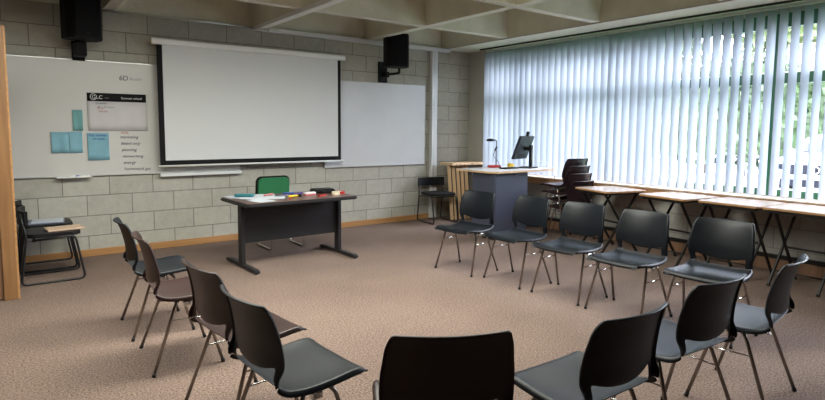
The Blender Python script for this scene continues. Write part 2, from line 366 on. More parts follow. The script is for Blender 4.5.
# vertical blind
vb = empty('vertical_blind', (6.315, 3, 2.64), label='white fabric vertical blind hanging over the whole window wall', cat='blind')
bx('head_rail', (-.02, -3.6, 0), (.02, 3.53, .03), M['alu'], vb, bev=.003)
vd = Vector((-0.970, 0.243, 0)); vn = Vector((vd.y, -vd.x, 0)); VW = 0.127
vm = []
for s in range(3):
    bm = bmesh.new(); nseg = 6; zs = [-0.012, -0.4, -0.9, -1.4, -1.868]
    rnd = random.Random(s)
    grid = []
    for zi, z in enumerate(zs):
        row = []; tw = rnd.uniform(-.03, .03)
        for k in range(nseg+1):
            t = k/nseg-.5
            p = vd*(t*VW) + vn*(0.008*(1-4*t*t) + tw*t*VW*1.2) + Vector((0, 0, z)); row.append(bm.verts.new(p))
        grid.append(row)
    for a, b in zip(grid, grid[1:]):
        for k in range(nseg): bm.faces.new((a[k], a[k+1], b[k+1], b[k])).smooth = True
    me = bpy.data.meshes.new('vane'); bm.to_mesh(me); bm.free(); me.materials.append(M['vane']); vm.append(me)
y = 6.50; i = 0
while y > -0.55:
    o = bpy.data.objects.new('vane', vm[i % 3]); COL.objects.link(o); o.parent = vb; o.location = (0, y-3, 0)
    o.rotation_euler = (0, 0, random.uniform(-.05, .05)); y -= 0.1063; i += 1

# door at the left edge
d1 = struct(empty('door_1', (0.06, 5.64, 0)))
bx('door_frame', (-.058, -.05, 0), (.035, .05, 2.225), M['oak'], d1, bev=.004)
bx('door_edge_strip', (.0352, -.045, 0), (.05, .05, 2.223), M['oak_x'], d1, bev=.002)
bx('door_leaf', (-.92, -.03, .01), (-.0582, .02, 2.225), M['oak_dull'], d1, bev=.003)

# trunking and pipes
struct(tb('trim_6', [(1.0, 6.99, 2.685), (2.70, 6.99, 2.685)], 0.012, M['alu']))
tr = empty('cable_trunking', (5.61, 6.99, 0), label='white plastic cable trunking dropping from the ceiling to the floor beside the right whiteboard', cat='trunking')
bx('drop_duct', (-.055, -.035, .012), (.055, .035, 2.644), M['trunk'], tr, bev=.004)
bx('ceiling_duct', (-2.74, -.055, 2.645), (.30, .035, 2.698), M['trunk'], tr, bev=.004)
bm = bmesh.new(); box(bm, (-.016, -.036, .012), (-.004, -.0352, 2.644)); link('duct_groove', bm, M['alu'], tr)
rc = empty('beam_conduit', (2.74, 6.9, 2.70), label='pale conduit fixed under the ceiling rib above the projection screen', cat='conduit')
bx('conduit', (-.06, -6.5, -.05), (.035, .10, -.001), M['trunk'], rc, bev=.006)
bx('conduit_coupler', (-.06, -.16, -.055), (.04, -.08, -.0505), M['alu'], rc, bev=.002)
bx('conduit_run', (.04, .04, -.055), (.12, .10, -.001), M['trunk'], rc, bev=.004)

# ------------------------------------------------------------------ boards and screen on the back wall
def whiteboard(x0, x1, z0, z1, yf, m, label):
    w = empty('whiteboard', ((x0+x1)/2, YB, z0), label=label, cat='whiteboard'); h = (x1-x0)/2; H = z1-z0; t = YB-yf
    bx('board_panel', (-h+.004, -t, .004), (h-.004, -.001, H-.004), m, w)
    bm = bmesh.new()
    for c0, c1 in (((-h, -t-.004, H-.01), (h, -.001, H)), ((-h, -t-.004, 0), (h, -.001, .01)), ((-h, -t-.004, .01), (-h+.01, -.001, H-.01)), ((h-.01, -t-.004, .01), (h, -.001, H-.01))):
        box(bm, c0, c1, .001)
    link('board_frame', bm, M['alu'], w); return w
wl = whiteboard(-0.02, 2.49, 0.89, 2.143, 7.005, M['board'], 'large whiteboard behind the projection screen, with blue sheets and handwriting on its left part')
wr = whiteboard(3.68, 5.455, 0.875, 2.10, 7.005, M['board_r'], 'smudged empty whiteboard between the projection screen and the white trunking')
words = ['marketing', 'based only', 'planning', 'networking', 'energy', 'homework get']
for k, s in enumerate(words):
    text('handwriting', s, 0.046, (1.13-1.235+.006*k, -.0275, 1.305-.072*k-.89-.002), M['ink'], wl, rz=0.02, shear=.25)
text('red_handwriting', 'skills', 0.04, (1.14-1.235, -.0275, 1.352-.89), M['red_ink'], wl, shear=.2)
text('handwriting', '6D', 0.075, (1.145-1.235, -.0275, 1.945-.89), M['ink'], wl)
text('faint_handwriting', 'Austin', 0.05, (1.245-1.235, -.0275, 1.95-.89), M['faint'], wl, shear=.2)

def tray(x, z, label, w=.32, pens=True):
    t = empty('pen_tray', (x, 6.99, z), label=label, cat='pen tray')
    bx('tray_shelf', (-w/2, -.065, 0), (w/2, .012, .006), M['white'], t, bev=.001); bx('tray_lip', (-w/2, -.065, .006), (w/2, -.061, .014), M['white'], t, bev=.001)
    return t
tray(.668, .884, 'white pen tray under the left whiteboard holding markers')
for xx, mm, lb in ((.66, 'pblue', 'blue capped marker on the pen tray'), (.76, 'white', 'white marker lying at the right end of the pen tray')):
    mk = empty('marker_pen', (xx, 6.96, .8985), label=lb, cat='marker pen')
    tb('pen_barrel', [(-.045, 0, 0), (.02, 0, 0)], .008, M['white'], mk); tb('pen_cap', [(.0202, 0, 0), (.052, 0, 0)], .0083, M[mm], mk)
tr2 = empty('pen_ledge', (2.15, 7.0, .855), label='long white pen ledge under the screen at the right end of the left whiteboard', cat='pen tray')
bx('ledge_body', (-.62, -.05, 0), (.34, .029, .034), M['trunk'], tr2, bev=.004)

# poster with black header
ps = empty('poster', (1.12, 7.0, 1.384), label='white flip chart poster with a black printed header strip on the left whiteboard', cat='poster')
def sheet(name, x0, x1, z0, z1, yb, m, parent, waves=3, amp=.004, nz=4, drop=0):
    bm = bmesh.new(); nx = 18; F = []; B = []
    for j in range(nz+1):
        rf = []; rb = []
        for i in range(nx+1):
            u = i/nx; v = j/nz
            yy = yb - .001 - amp*(.5+.5*math.sin(u*waves*2*PI+v*1.5)) * (1-v*.6)
            x = x0+(x1-x0)*u; z = z0+(z1-z0)*v + drop*u
            rf.append(bm.verts.new((x, yy-.0008, z))); rb.append(bm.verts.new((x, yy, z)))
        F.append(rf); B.append(rb)
    for j in range(nz):
        for i in range(nx):
            bm.faces.new((F[j][i], F[j][i+1], F[j+1][i+1], F[j+1][i])).smooth = True; bm.faces.new((B[j][i], B[j+1][i], B[j+1][i+1], B[j][i+1])).smooth = True
    for i in range(nx):
        bm.faces.new((F[0][i], B[0][i], B[0][i+1], F[0][i+1])); bm.faces.new((F[nz][i], F[nz][i+1], B[nz][i+1], B[nz][i]))
    for j in range(nz):
        bm.faces.new((F[j][0], F[j+1][0], B[j+1][0], B[j][0])); bm.faces.new((F[j][nx], B[j][nx], B[j+1][nx], F[j+1][nx]))
    return link(name, bm, m, parent)
sheet('poster_sheet', -.295, .30, 0, .322, 0, M['poster'], ps, 4, .004)
sheet('poster_header', -.295, .292, .3225, .412, 0, M['black'], ps, 1, .001)
text('header_lettering', 'GLC', .054, (-.25, -.004, .348), M['white_ink'], ps); 
bm = bmesh.new(); tube(bm, [(-.235+.028*math.cos(a), -.0035, .368+.034*math.sin(a)) for a in [.6+k*.36 for k in range(15)]], .0032, 6); link('header_emblem', bm, M['white_ink'], ps)
text('header_lettering', 'NCI', .022, (-.125, -.004, .352), M['faint'], ps)
text('header_lettering', 'Summer school', .034, (.035, -.004, .352), M['white_ink'], ps)
text('handwriting', 'MY NOTES', .022, (-.215, -.0065, .292), M['ink'], ps); text('handwriting', 'A   Business', .032, (-.19, -.0065, .252), M['faint'], ps, shear=.2)
text('red_handwriting', 'R a', .045, (-.205, -.0065, .235), M['red_ink'], ps, shear=.2); text('red_handwriting', 'Society', .03, (-.19, -.0065, .205), M['red_ink'], ps, shear=.2)

def note(name, x0, x1, z0, z1, m, label, drop=0, **k):
    r = empty(name, (x0, 7.0, z0), label=label, cat='paper sheet'); sheet('sheet', 0, x1-x0, 0, z1-z0, 0, m, r, drop=drop, **k); return r
note('paper_sheet', .477, .64, 1.15, 1.37, M['blue'], 'crumpled pale blue sheet, leftmost paper on the left whiteboard', waves=1.5, amp=.012)
note('paper_sheet', .642, .764, 1.148, 1.375, M['blue'], 'lighter blue sheet overlapping the leftmost one and below the teal one on the whiteboard', waves=.8, amp=.009)
note('paper_sheet', .681, .776, 1.385, 1.607, M['teal'], 'small upright teal sheet left of the white poster', waves=1.3, amp=.006)
n4 = note('paper_sheet', .81, 1.018, 1.062, 1.362, M['blue'], 'tall blue sheet with blue writing directly under the white poster', waves=.7, amp=.004)
text('handwriting', 'Key themes', .036, (.012, -.0068, .262), M['pblue'], n4, shear=.2); text('handwriting', 'of week', .036, (.05, -.0068, .225), M['pblue'], n4, shear=.2)

# projection screen
pj = empty('projection_screen', (2.71, 6.88, .97), label='large pull down projection screen with black borders in front of the whiteboards', cat='projection screen')
SH = 1.40
bm = bmesh.new(); prism(bm, rrect(.075, .07, .02, 4, 0, SH+.022), 'x', -1.24, 1.215); link('screen_casing', bm, M['white'], pj, label='white casing')
for q0, q1, mm in ((-1.252, -1.2402, 'cream'), (1.2152, 1.227, 'white')): bx('casing_end_cap', (q0, -.035, SH-.01), (q1, .035, SH+.052), M[mm], pj, bev=.003)
bm = bmesh.new(); box(bm, (-1.135, -.0015, .075), (1.12, .0015, SH-.012)); link('screen_fabric', bm, M['screen'], pj)
bm = bmesh.new(); box(bm, (-1.195, -.0018, .022), (-1.1352, .0018, SH-.012)); box(bm, (1.1202, -.0018, .022), (1.165, .0018, SH-.012)); box(bm, (-1.1352, -.0018, .022), (1.1202, .0018, .0748))
link('screen_border', bm, M['black'], pj, label='black border')
tb('bottom_bar', [(-1.215, 0, .011), (1.205, 0, .011)], .012, M['white'], pj, seg=10)
for s in (-1, 1): bx('wall_bracket', (s*1.1-.02, .036, SH), (s*1.1+.02, .149, SH+.03), M['alu'], pj)

# ------------------------------------------------------------------ loudspeakers
def speaker(loc, rz, w, h, d, label, brk):
    s = empty('loudspeaker', loc, rz, label, 'loudspeaker')
    bm = bmesh.new(); prism(bm, [(-w/2, -d*.2), (-w*.36, -d/2+.01), (w*.36, -d/2+.01), (w/2, -d*.2), (w/2, d*.25), (w*.32, d/2), (-w*.32, d/2), (-w/2, d*.25)], 'z', 0, h)
    bmesh.ops.bevel(bm, geom=bm.edges[:], offset=.006, segments=2, affect='EDGES'); link('cabinet', bm, M['black'], s)
    bm = bmesh.new(); prism(bm, rrect(w*.66, h-.05, .015, 3, 0, h/2), 'y', -d/2-.004, -d/2+.0095); link('grille', bm, M['spk'], s)
    bx('badge', (-.012, -d/2-.006, .045), (.012, -d/2-.0042, .057), M['mongrey'], s)
    return s
s1 = speaker((.775, 6.70, 2.312), .25, .345, .50, .30, 'large black loudspeaker on the wall above the left whiteboard', 0)
bk = empty('speaker_bracket', (.765, 7.03, 2.13), label='black wall bracket under the loudspeaker left of the screen', cat='bracket')
bx('wall_plate', (-.06, -.03, 0), (.06, -.001, .20), M['black'], bk, bev=.003); bx('support_block', (-.055, -.26, .03), (.055, -.031, .176), M['black'], bk, bev=.01)
s2 = speaker((4.63, 6.62, 2.295), -.25, .345, .46, .28, 'black loudspeaker on the wall above the right whiteboard', 0)
bk = empty('speaker_bracket', (4.66, 7.03, 2.11), label='black arm bracket holding the loudspeaker right of the screen', cat='bracket')
bx('wall_plate', (-.075, -.03, 0), (.075, -.001, .30), M['black'], bk, bev=.003)
bm = bmesh.new(); tube(bm, fillet([(0, -.031, .11), (0.02, -.34, .11), (.03, -.40, .11), (.03, -.40, .18)], .03), .018, 8); link('bracket_arm', bm, M['black'], bk)
bx('clamp', (-.03, -.14, .07), (.04, -.032, .15), M['black'], bk, bev=.004)

# ------------------------------------------------------------------ moulded stacking chairs
def shell_profile():
    # centre line of the shell, (y, z): front lip to back top
    return [(.232, .412), (.225, .432), (.195, .441), (.13, .437), (.05, .430), (-.04, .427), (-.115, .436), (-.155, .456), (-.176, .491), (-.182, .536), (-.184, .588), (-.194, .648), (-.209, .708), (-.226, .757), (-.247, .790)]
PR = [Vector((0, a, b)) for a, b in shell_profile()]
def cat(P, s):
    n = len(P)-1; f = max(0, min(.99999, s))*n; i = int(f); t = f-i
    p0, p1, p2, p3 = P[max(i-1, 0)], P[i], P[i+1], P[min(i+2, n)]
    return .5*((2*p1)+(p2-p0)*t+(2*p0-5*p1+4*p2-p3)*t*t+(3*p1-p0-3*p2+p3)*t**3)
def halfw(s):
    K = [(0, .203), (.06, .215), (.14, .222), (.3, .226), (.45, .222), (.52, .210), (.58, .210), (.66, .221), (.75, .220), (.86, .209), (.97, .194), (1, .186)]
    for (a, b), (c, d) in zip(K, K[1:]):
        if s <= c: t = (s-a)/(c-a); t = t*t*(3-2*t); return b+(d-b)*t
    return K[-1][1]
def surf(s, t):
    p = cat(PR, s); w = halfw(s)
    back = max(0, min(1, (s-.5)/.15)); back = back*back*(3-2*back)
    p = Vector((t*w, p.y + back*.042*t*t, p.z + (1-back)*(.010*t**4)))
    if s > .9: p.z -= .004*(s-.9)/.1*t*t          # top edge falls towards the corners
    if s < .12: p.y -= .010*t**4*(1-s/.12)
    return p
def shell_parts():
    TS = [-1, -.94, -.86, -.8, -.68, -.5, -.3, -.1, .1, .3, .5, .68, .8, .86, .94, 1]
    hb = .515
    def ht(t): return .640 - .050*(1-min(1, abs(t)/.8)**2.2)
    rows = []
    ns, nh, nb = 12, 3, 10
    for k in range(ns+1): rows.append(lambda t, k=k: hb*k/ns)
    for k in range(1, nh+1): rows.append(lambda t, k=k: hb+(ht(t)-hb)*k/nh)
    for k in range(1, nb+1): rows.append(lambda t, k=k: ht(t)+(1-ht(t))*k/nb)
    def build(r0, r1, name):
        bm = bmesh.new(); G = {}
        def P(r, c):
            if (r, c) not in G: G[(r, c)] = bm.verts.new(surf(rows[r](TS[c]), TS[c]))
            return G[(r, c)]
        for r in range(r0, r1):
            for c in range(len(TS)-1):
                if ns <= r < ns+nh and -.8 <= TS[c] and TS[c+1] <= .8: continue
                bm.faces.new((P(r, c), P(r, c+1), P(r+1, c+1), P(r+1, c)))
        # turned-down rim along the outer edge
        def nrm(s, t):
            e = .01; s0, s1 = max(0, s-e), min(1, s+e); t0, t1 = max(-1, t-e), min(1, t+e)
            return ((surf(s, t1)-surf(s, t0)).cross(surf(s1, t)-surf(s0, t))).normalized()
        nC = len(TS)-1; ring = {}
        def R(r, c):
            if (r, c) not in ring:
                s = rows[r](TS[c]); n = nrm(s, TS[c]*.97)
                if n.z < 0 and s < .5: n = -n
                if s >= .5 and n.y < 0: n = -n
                p = surf(s, TS[c]); ring[(r, c)] = bm.verts.new(p - n*(.024 if s < .62 else .014) + Vector((TS[c]*.002, 0, 0)))
            return ring[(r, c)]
        for r in range(r0, r1):
            for c in (0, nC): bm.faces.new((P(r, c), P(r+1, c), R(r+1, c), R(r, c)))
        if r0 == 0:
            for c in range(nC): bm.faces.new((P(0, c), R(0, c), R(0, c+1), P(0, c+1)))
        if r1 == len(rows)-1:
            for c in range(nC): bm.faces.new((P(r1, c), P(r1, c+1), R(r1, c+1), R(r1, c)))
        for f in bm.faces: f.smooth = True
        me = bpy.data.meshes.new(name); bmesh.ops.recalc_face_normals(bm, faces=bm.faces[:]); bm.to_mesh(me); bm.free(); return me
    return build(0, ns, 'seat'), build(ns, len(rows)-1, 'backrest')
SEAT_ME, BACK_ME = shell_parts()
def shell_obj(name, me, m, parent):
    me = me.copy(); me.materials.append(m); o = bpy.data.objects.new(name, me); COL.objects.link(o); o.parent = parent
    md = o.modifiers.new('thick', 'SOLIDIFY'); md.thickness = .005; md.offset = 0; md.use_rim = True
    ms = o.modifiers.new('smooth', 'SUBSURF'); ms.levels = 1; ms.render_levels = 1
    return o
def make_chair(shell):
    t = empty('stacking_chair')
    shell_obj('seat', SEAT_ME, M[shell], t); shell_obj('backrest', BACK_ME, M[shell], t)
    for s in (-1, 1):
        f = [(s*.240, .190, .018), (s*.206, .085, .385), (s*.190, .060, .412), (s*.150, .050, .414)]
        r = [(s*.252, -.195, .018), (s*.206, -.065, .385), (s*.190, -.045, .410), (s*.150, -.035, .412)]
        for p in (f, r):
            lg = tb('leg', fillet(p, .03, 4), .0095, M['tube'], t)
            a, b = Vector(p[0]), Vector(p[1]); u = (a-b).normalized()
            tb('foot_cap', [a-u*.004, a+u*.017], .0112, M['rubber'], lg)
        tb('side_stretcher', [(s*.2155, .112, .300), (s*.2155, -.094, .302)], .004, M['chrome'], t, seg=6)
        bx('link_bracket', (s*.196-.014, -.018, .372), (s*.196+.014, .030, .404), M['chrome'], t, bev=.006)
    bm = bmesh.new(); tube(bm, [(-.150, .050, .414), (.150, .050, .414)], .0095); tube(bm, [(-.150, -.035, .412), (.150, -.035, .412)], .0095); link('seat_support', bm, M['tube'], t)
    return t
proto = {k: make_chair(k) for k in ('shell', 'shell_b', 'shell_p')}
used = {}
def put_chair(kind, x, y, th, label, group, z=0):
    o = proto[kind] if kind not in used else copy_tree(proto[kind])
    used[kind] = 1
    o.location = (x, y, z); o.rotation_euler = (0, 0, math.radians(th))
    props(o, label, 'chair', group); return o
G1 = 'chairs in the circle'
ROW = 'in the row facing away from the window'
CH = [
 ('shell', 3.808, 4.191, 97.0, 'black moulded chair nearest the slate blue cabinet, first of the row before the window'),
 ('shell', 3.915, 3.595, 87.0, 'black moulded chair second from the cabinet in the row before the window'),
 ('shell', 3.935, 3.010, 91.5, 'black moulded chair in the middle of the row before the window'),
 ('shell', 3.925, 2.438, 88.7, 'black moulded chair fourth from the cabinet in the row before the window'),
 ('shell', 4.005, 1.860, 92.5, 'black moulded chair at the right end of the row before the window'),
 ('shell', .885, 4.270, -92.0, 'black moulded chair farthest back on the left side, turned to the window'),
 ('shell_b', .880, 3.600, -93.5, 'brown moulded chair standing next to the farthest black one on the left'),
 ('shell_b', .945, 2.690, -84.0, 'dark brown moulded chair half hidden behind the nearest black chair on the left'),
 ('shell', .945, 2.110, -86.0, 'nearest black moulded chair on the left with its whole seat showing'),
 ('shell_b', 1.235, 1.490, -29.0, 'dark brown moulded chair seen only from behind, its back cut by the lower picture edge'),
 ('shell', 1.82, 1.295, -2.0, 'black moulded chair in the foreground just right of the brown one seen from behind'),
 ('shell', 2.53, 1.320, -4.0, 'black moulded chair in the foreground between its two black neighbours on the right'),
 ('shell', 3.194, 1.285, 7.5, 'black moulded chair farthest right in the foreground, below the folding tables'),
]
for k, x, y, th, lb in CH: put_chair(k, x, y, th, lb, G1)
SN = ['bottom', 'second lowest', 'third', 'topmost']
for k in range(4):
    put_chair('shell_p', 6.0, 4.60+.033*k, -3, 'plum brown moulded chair, %s of the stack by the window' % ('the lowest', 'second from the floor', 'second from the top', 'the topmost')[k], 'stacked plum brown chairs', z=.094*k)

# ------------------------------------------------------------------ sled-base chairs
def make_sled():
    t = empty('sled_chair')
    for s in (-1, 1):
        x = s*.215
        tb('sled_frame', fillet([(x*.96, -.235, .655), (x, -.20, .43), (x, -.255, .011), (x, .245, .011), (x, .175, .425), (x, -.16, .405)], .05, 5), .0105, M['sled'], t)
    for q in (-1, 1): tb('cross_bar', [(-.215, q*.14, .40), (.215, q*.14, .40)], .009, M['sled'], t)
    bm = bmesh.new(); prism(bm, rrect(.43, .43, .07, 5, 0, .01), 'z', .425, .46); bmesh.ops.bevel(bm, geom=[e for e in bm.edges if abs(e.verts[0].co.z-e.verts[1].co.z) < 1e-4], offset=.012, segments=2, affect='EDGES')
    link('seat', bm, M['vinyl'], t)
    bm = bmesh.new(); n = 12; pr = []
    for k in range(n+1):
        a = -1+2*k/n; x = a*.235; y = -.258+.05*a*a; pr.append((x, y))
    poly = pr + [(x, y+.026) for x, y in pr[::-1]]
    fs = prism(bm, poly, 'z', .545, .675); bmesh.ops.bevel(bm, geom=[e for e in bm.edges if e.calc_face_angle(0) > .7], offset=.009, segments=3, affect='EDGES')
    link('backrest', bm, M['vinyl'], t, smooth=False); return t
sd = make_sled()
sd.location = (.385, 6.215, 0); sd.rotation_euler = (0, 0, -PI/2); props(sd, 'black sled base chair by the left wall edge with a buff envelope on its seat', 'chair', 'black sled base chairs')
s_ = copy_tree(sd); s_.location = (.375, 6.745, 0); props(s_, 'black sled base chair against the back wall with papers on its seat', 'chair')
s_ = copy_tree(sd); s_.location = (5.45, 6.66, 0); s_.rotation_euler = (0, 0, PI-.12); props(s_, 'black sled base chair in the far corner before the white trunking', 'chair')
ev = empty('envelope', (.49, 6.17, .461), .12, 'buff envelope lying on the nearer sled base chair', 'envelope')
bx('envelope_body', (-.15, -.10, 0), (.15, .10, .018), M['envelope'], ev, bev=.006); bx('envelope_flap', (-.15, .045, .0181), (.15, .098, .020), M['envelope'], ev)
pw = empty('paper_stack', (.40, 6.74, .461), -.1, 'white papers on a blue grey wallet on the farther sled base chair', 'papers')
bx('plastic_wallet', (-.17, -.14, 0), (.14, .14, .010), M['slate'], pw, bev=.003); bx('paper_sheets', (-.14, -.12, .0102), (.13, .12, .018), M['paper'], pw, bev=.001)

# ------------------------------------------------------------------ teacher's desk
DX, DY, DR, DZ = 2.53, 5.60, .035, .692
dk = empty('desk', (DX, DY, 0), DR, 'charcoal steel desk with a dark wood top in front of the projection screen', 'desk')
bm = bmesh.new(); prism(bm, rrect(1.275, .74, .045, 4), 'z', DZ-.034, DZ); bmesh.ops.bevel(bm, geom=[e for e in bm.edges if abs(e.verts[0].co.z-e.verts[1].co.z) < 1e-4], offset=.010, segments=2, affect='EDGES')
link('desk_edge', bm, M['deskm'], dk)
bm = bmesh.new(); prism(bm, rrect(1.225, .69, .03, 4), 'z', DZ+.0002, DZ+.002); link('desk_top', bm, M['desktop'], dk, label='dark rosewood laminate')
for s, xx in ((-1, -.548), (1, .590)):
    lg = bx('leg', (xx-.022, -.045, .045), (xx+.022, .045, DZ-.035), M['deskm'], dk, bev=.006)
    bm = bmesh.new(); prism(bm, [(-.39, .012), (-.39, .030), (-.36, .044), (.33, .046), (.38, .034), (.39, .012)], 'x', xx-.026, xx+.026); bmesh.ops.bevel(bm, geom=bm.edges[:], offset=.004, segments=2, affect='EDGES'); ft = link('foot', bm, M['deskm'], dk)
    for yy in (-.36, .36): bm = bmesh.new(); lathe(bm, [(.014, 0), (.016, .003), (.016, .0122)], 12, (xx, yy, 0)); link('glide', bm, M['rubber'], ft)
bx('modesty_panel', (-.525, -.012, .245), (.567, .012, DZ-.035), M['deskm'], dk, bev=.003)
Z = DZ+.0022
def item(name, x, y, rz, label, cat, group=None, z=Z): return empty(name, (x, y, z), rz, label, cat, group)
def paper(x, y, rz, label, w=.21, h=.297, m='paper', z=Z, t=.0012):
    e = item('paper_sheet', x, y, rz, label, 'paper', z=z); bx('sheet', (-w/2, -h/2, 0), (w/2, h/2, t), M[m], e); return e
paper(2.07, 5.90, .05, 'white sheet at the far left corner of the desk', .26, .2)
paper(2.14, 5.66, .5, 'white sheet under the teal case on the desk', z=Z+.0014)
paper(2.33, 5.82, -.4, 'white sheet on the desk before the green chair', z=Z+.0005)
paper(2.30, 5.58, 1.1, 'pale sheet in the middle of the papers on the desk', z=Z+.003)
paper(2.14, 5.42, .2, 'white sheet near the front left corner of the desk', .2, .24, z=Z+.0002)
tc = item('pencil_case', 2.11, 5.83, -.6, 'teal fabric case lying on the white papers on the desk', 'case', z=Z+.004)
bm = bmesh.new(); prism(bm, rrect(.21, .10, .03, 4), 'z', 0, .028); bmesh.ops.bevel(bm, geom=[e for e in bm.edges if abs(e.verts[0].co.z-e.verts[1].co.z) < 1e-4], offset=.010, segments=3, affect='EDGES'); link('case_body', bm, M['pteal'], tc)
tb('zip', [(-.08, 0, .029), (.08, 0, .029)], .002, M['alu'], tc, seg=6)
def pen(x, y, rz, m, label, z=Z+.006, L=.13, r=.006):
    e = item('marker_pen', x, y, rz, label, 'marker pen', z=z); tb('pen_barrel', [(-L/2, 0, r), (L*.22, 0, r)], r, M['white'] if m == 'white' else M[m], e, seg=8)
    tb('pen_cap', [(L*.222, 0, r), (L/2, 0, r)], r*1.12, M['black'] if m in ('yellow', 'white') else M[m], e, seg=8)
pen(2.35, 5.76, .4, 'pink', 'pink marker on the papers on the desk', r=.010); pen(2.62, 5.85, -.3, 'pblue', 'blue marker at the far side of the desk top', z=Z, r=.008)
pen(2.55, 5.53, .2, 'yellow', 'yellow and black marker at the near edge of the desk', z=Z, r=.012, L=.16); pen(2.70, 5.75, .5, 'purple', 'purple marker in the middle of the desk', z=Z, r=.009)
pen(2.44, 5.40, 1.0, 'red', 'thin red pen at the near edge of the desk beside the papers', z=Z); pen(2.47, 5.66, -.7, 'slate', 'dark grey pen between the papers and the yellow marker', z=Z, r=.008)
er = item('board_eraser', 2.76, 5.60, .1, 'white and red board eraser in the middle of the desk', 'eraser', z=Z)
bx('eraser_grip', (-.065, -.025, .016), (.065, .025, .034), M['white'], er, bev=.004); bx('eraser_felt', (-.065, -.025, 0), (.065, .025, .0158), M['pink'], er, bev=.002)
ph = item('remote_control', 2.84, 5.46, .3, 'small red remote lying before the black bag on the desk', 'remote', z=Z); bx('remote_body', (-.05, -.02, 0), (.05, .02, .014), M['red'], ph, bev=.004); bx('button_pad', (-.03, -.012, .0142), (.02, .012, .0155), M['black'], ph)
bg_ = item('laptop_bag', 3.00, 5.76, -.1, 'flat black bag lying at the right end of the desk', 'bag', z=Z)
bm = bmesh.new(); prism(bm, rrect(.26, .19, .03, 4), 'z', 0, .045); bmesh.ops.bevel(bm, geom=[e for e in bm.edges if abs(e.verts[0].co.z-e.verts[1].co.z) < 1e-4], offset=.014, segments=3, affect='EDGES'); link('bag_body', bm, M['vinyl'], bg_)
tb('bag_handle', fillet([(-.05, -.095, .03), (-.05, -.13, .02), (.05, -.13, .02), (.05, -.095, .03)], .02), .006, M['vinyl'], bg_)
for nm, x, y, m, R, r, lb in (('tape_roll', 3.03, 5.50, 'cream', .045, .016, 'cream tape roll beside the red roll on the desk'), ('tape_roll', 3.13, 5.58, 'red', .055, .012, 'red tape roll at the right end of the desk')):
    e = item(nm, x, y, 0, lb, 'tape roll', z=Z)
    bm = bmesh.new(); lathe_p = [(R*.6, 0), (R, 0), (R, r*2), (R*.6, r*2), (R*.6, 0.0001)]
    rings = [[bm.verts.new((a*math.cos(2*PI*k/24), a*math.sin(2*PI*k/24), b)) for k in range(24)] for a, b in lathe_p[:4]]
    for i in range(4):
        A, B = rings[i], rings[(i+1) % 4]
        for k in range(24): bm.faces.new((A[k], A[(k+1) % 24], B[(k+1) % 24], B[k]))
    link('tape_ring', bm, M[m], e); 
    bm = bmesh.new(); lathe(bm, [(R*.58, .001), (R*.58, r*1.9)], 24); link('tape_core', bm, M['cream'], e)

# green chair behind the desk
gc = empty('upholstered_chair', (2.745, 6.36, 0), PI, 'green upholstered chair with black edging behind the desk', 'chair')
def cushion(bm, w, h, t, mtx, r=.05):
    n0 = len(bm.verts); fs = prism(bm, rrect(w, h, r, 5), 'z', -t/2, t/2); es = [e for e in {e for f in fs for e in f.edges} if abs(e.verts[0].co.z-e.verts[1].co.z) < 1e-5]
    bmesh.ops.bevel(bm, geom=es, offset=t*.35, segments=3, affect='EDGES'); bm.verts.ensure_lookup_table(); bmesh.ops.transform(bm, matrix=mtx, verts=bm.verts[n0:])
bm = bmesh.new(); cushion(bm, .40, .33, .04, Matrix.Translation((0, -.205, .655)) @ Matrix.Rotation(PI/2-.12, 4, 'X')); link('backrest_cushion', bm, M['green_f'], gc)
bm = bmesh.new(); cushion(bm, .435, .365, .024, Matrix.Translation((0, -.235, .655)) @ Matrix.Rotation(PI/2-.12, 4, 'X'), .06); link('backrest_shell', bm, M['black'], gc, label='black backrest shell')
bm = bmesh.new(); cushion(bm, .44, .42, .05, Matrix.Translation((0, .02, .44)), .06); link('seat', bm, M['green_f'], gc)
for s in (-1, 1): tb('sled_frame', fillet([(s*.205, -.245, .62), (s*.205, -.20, .41), (s*.205, -.20, .010), (s*.205, .20, .010), (s*.205, .19, .41), (s*.205, -.17, .41)], .04), .009, M['chrome'], gc)
for q in (-1, 1): tb('cross_bar', [(-.205, q*.12, .40), (.205, q*.12, .40)], .008, M['chrome'], gc)

# ------------------------------------------------------------------ equipment cabinet by the window
ZT = .895
ct = empty('equipment_cabinet', (5.0, 5.05, 0), 0, 'slate blue equipment cabinet with a pale top carrying a monitor', 'cabinet')
bx('cabinet_body', (.10, .04, .06), (.72, .45, ZT-.026), M['navy'], ct, bev=.003)
bx('plinth', (.13, .07, 0), (.70, .43, .0598), M['black'], ct)
bm = bmesh.new(); prism(bm, [(.02, .50), (.03, .10), (.10, -.02), (1.20, -.02), (1.20, .70), (.02, .70)], 'z', ZT-.025, ZT-.003); link('counter_edge', bm, M['ply'], ct, label='pale wood edge')
bm = bmesh.new(); prism(bm, [(.022, .50), (.032, .102), (.102, -.018), (1.198, -.018), (1.198, .698), (.022, .698)], 'z', ZT-.0028, ZT); link('counter_top', bm, M['lamin'], ct)
bx('door_panel', (.115, .034, .08), (.705, .0395, ZT-.035), M['navy'], ct, bev=.002)
bm = bmesh.new(); lathe(bm, [(.008, 0), (.008, .004)], 10, (0, 0, 0)); bmesh.ops.transform(bm, matrix=Matrix.Translation((.46, .034, ZT-.055)) @ Matrix.Rotation(PI/2, 4, 'X'), verts=bm.verts[:]); link('lock', bm, M['chrome'], ct)
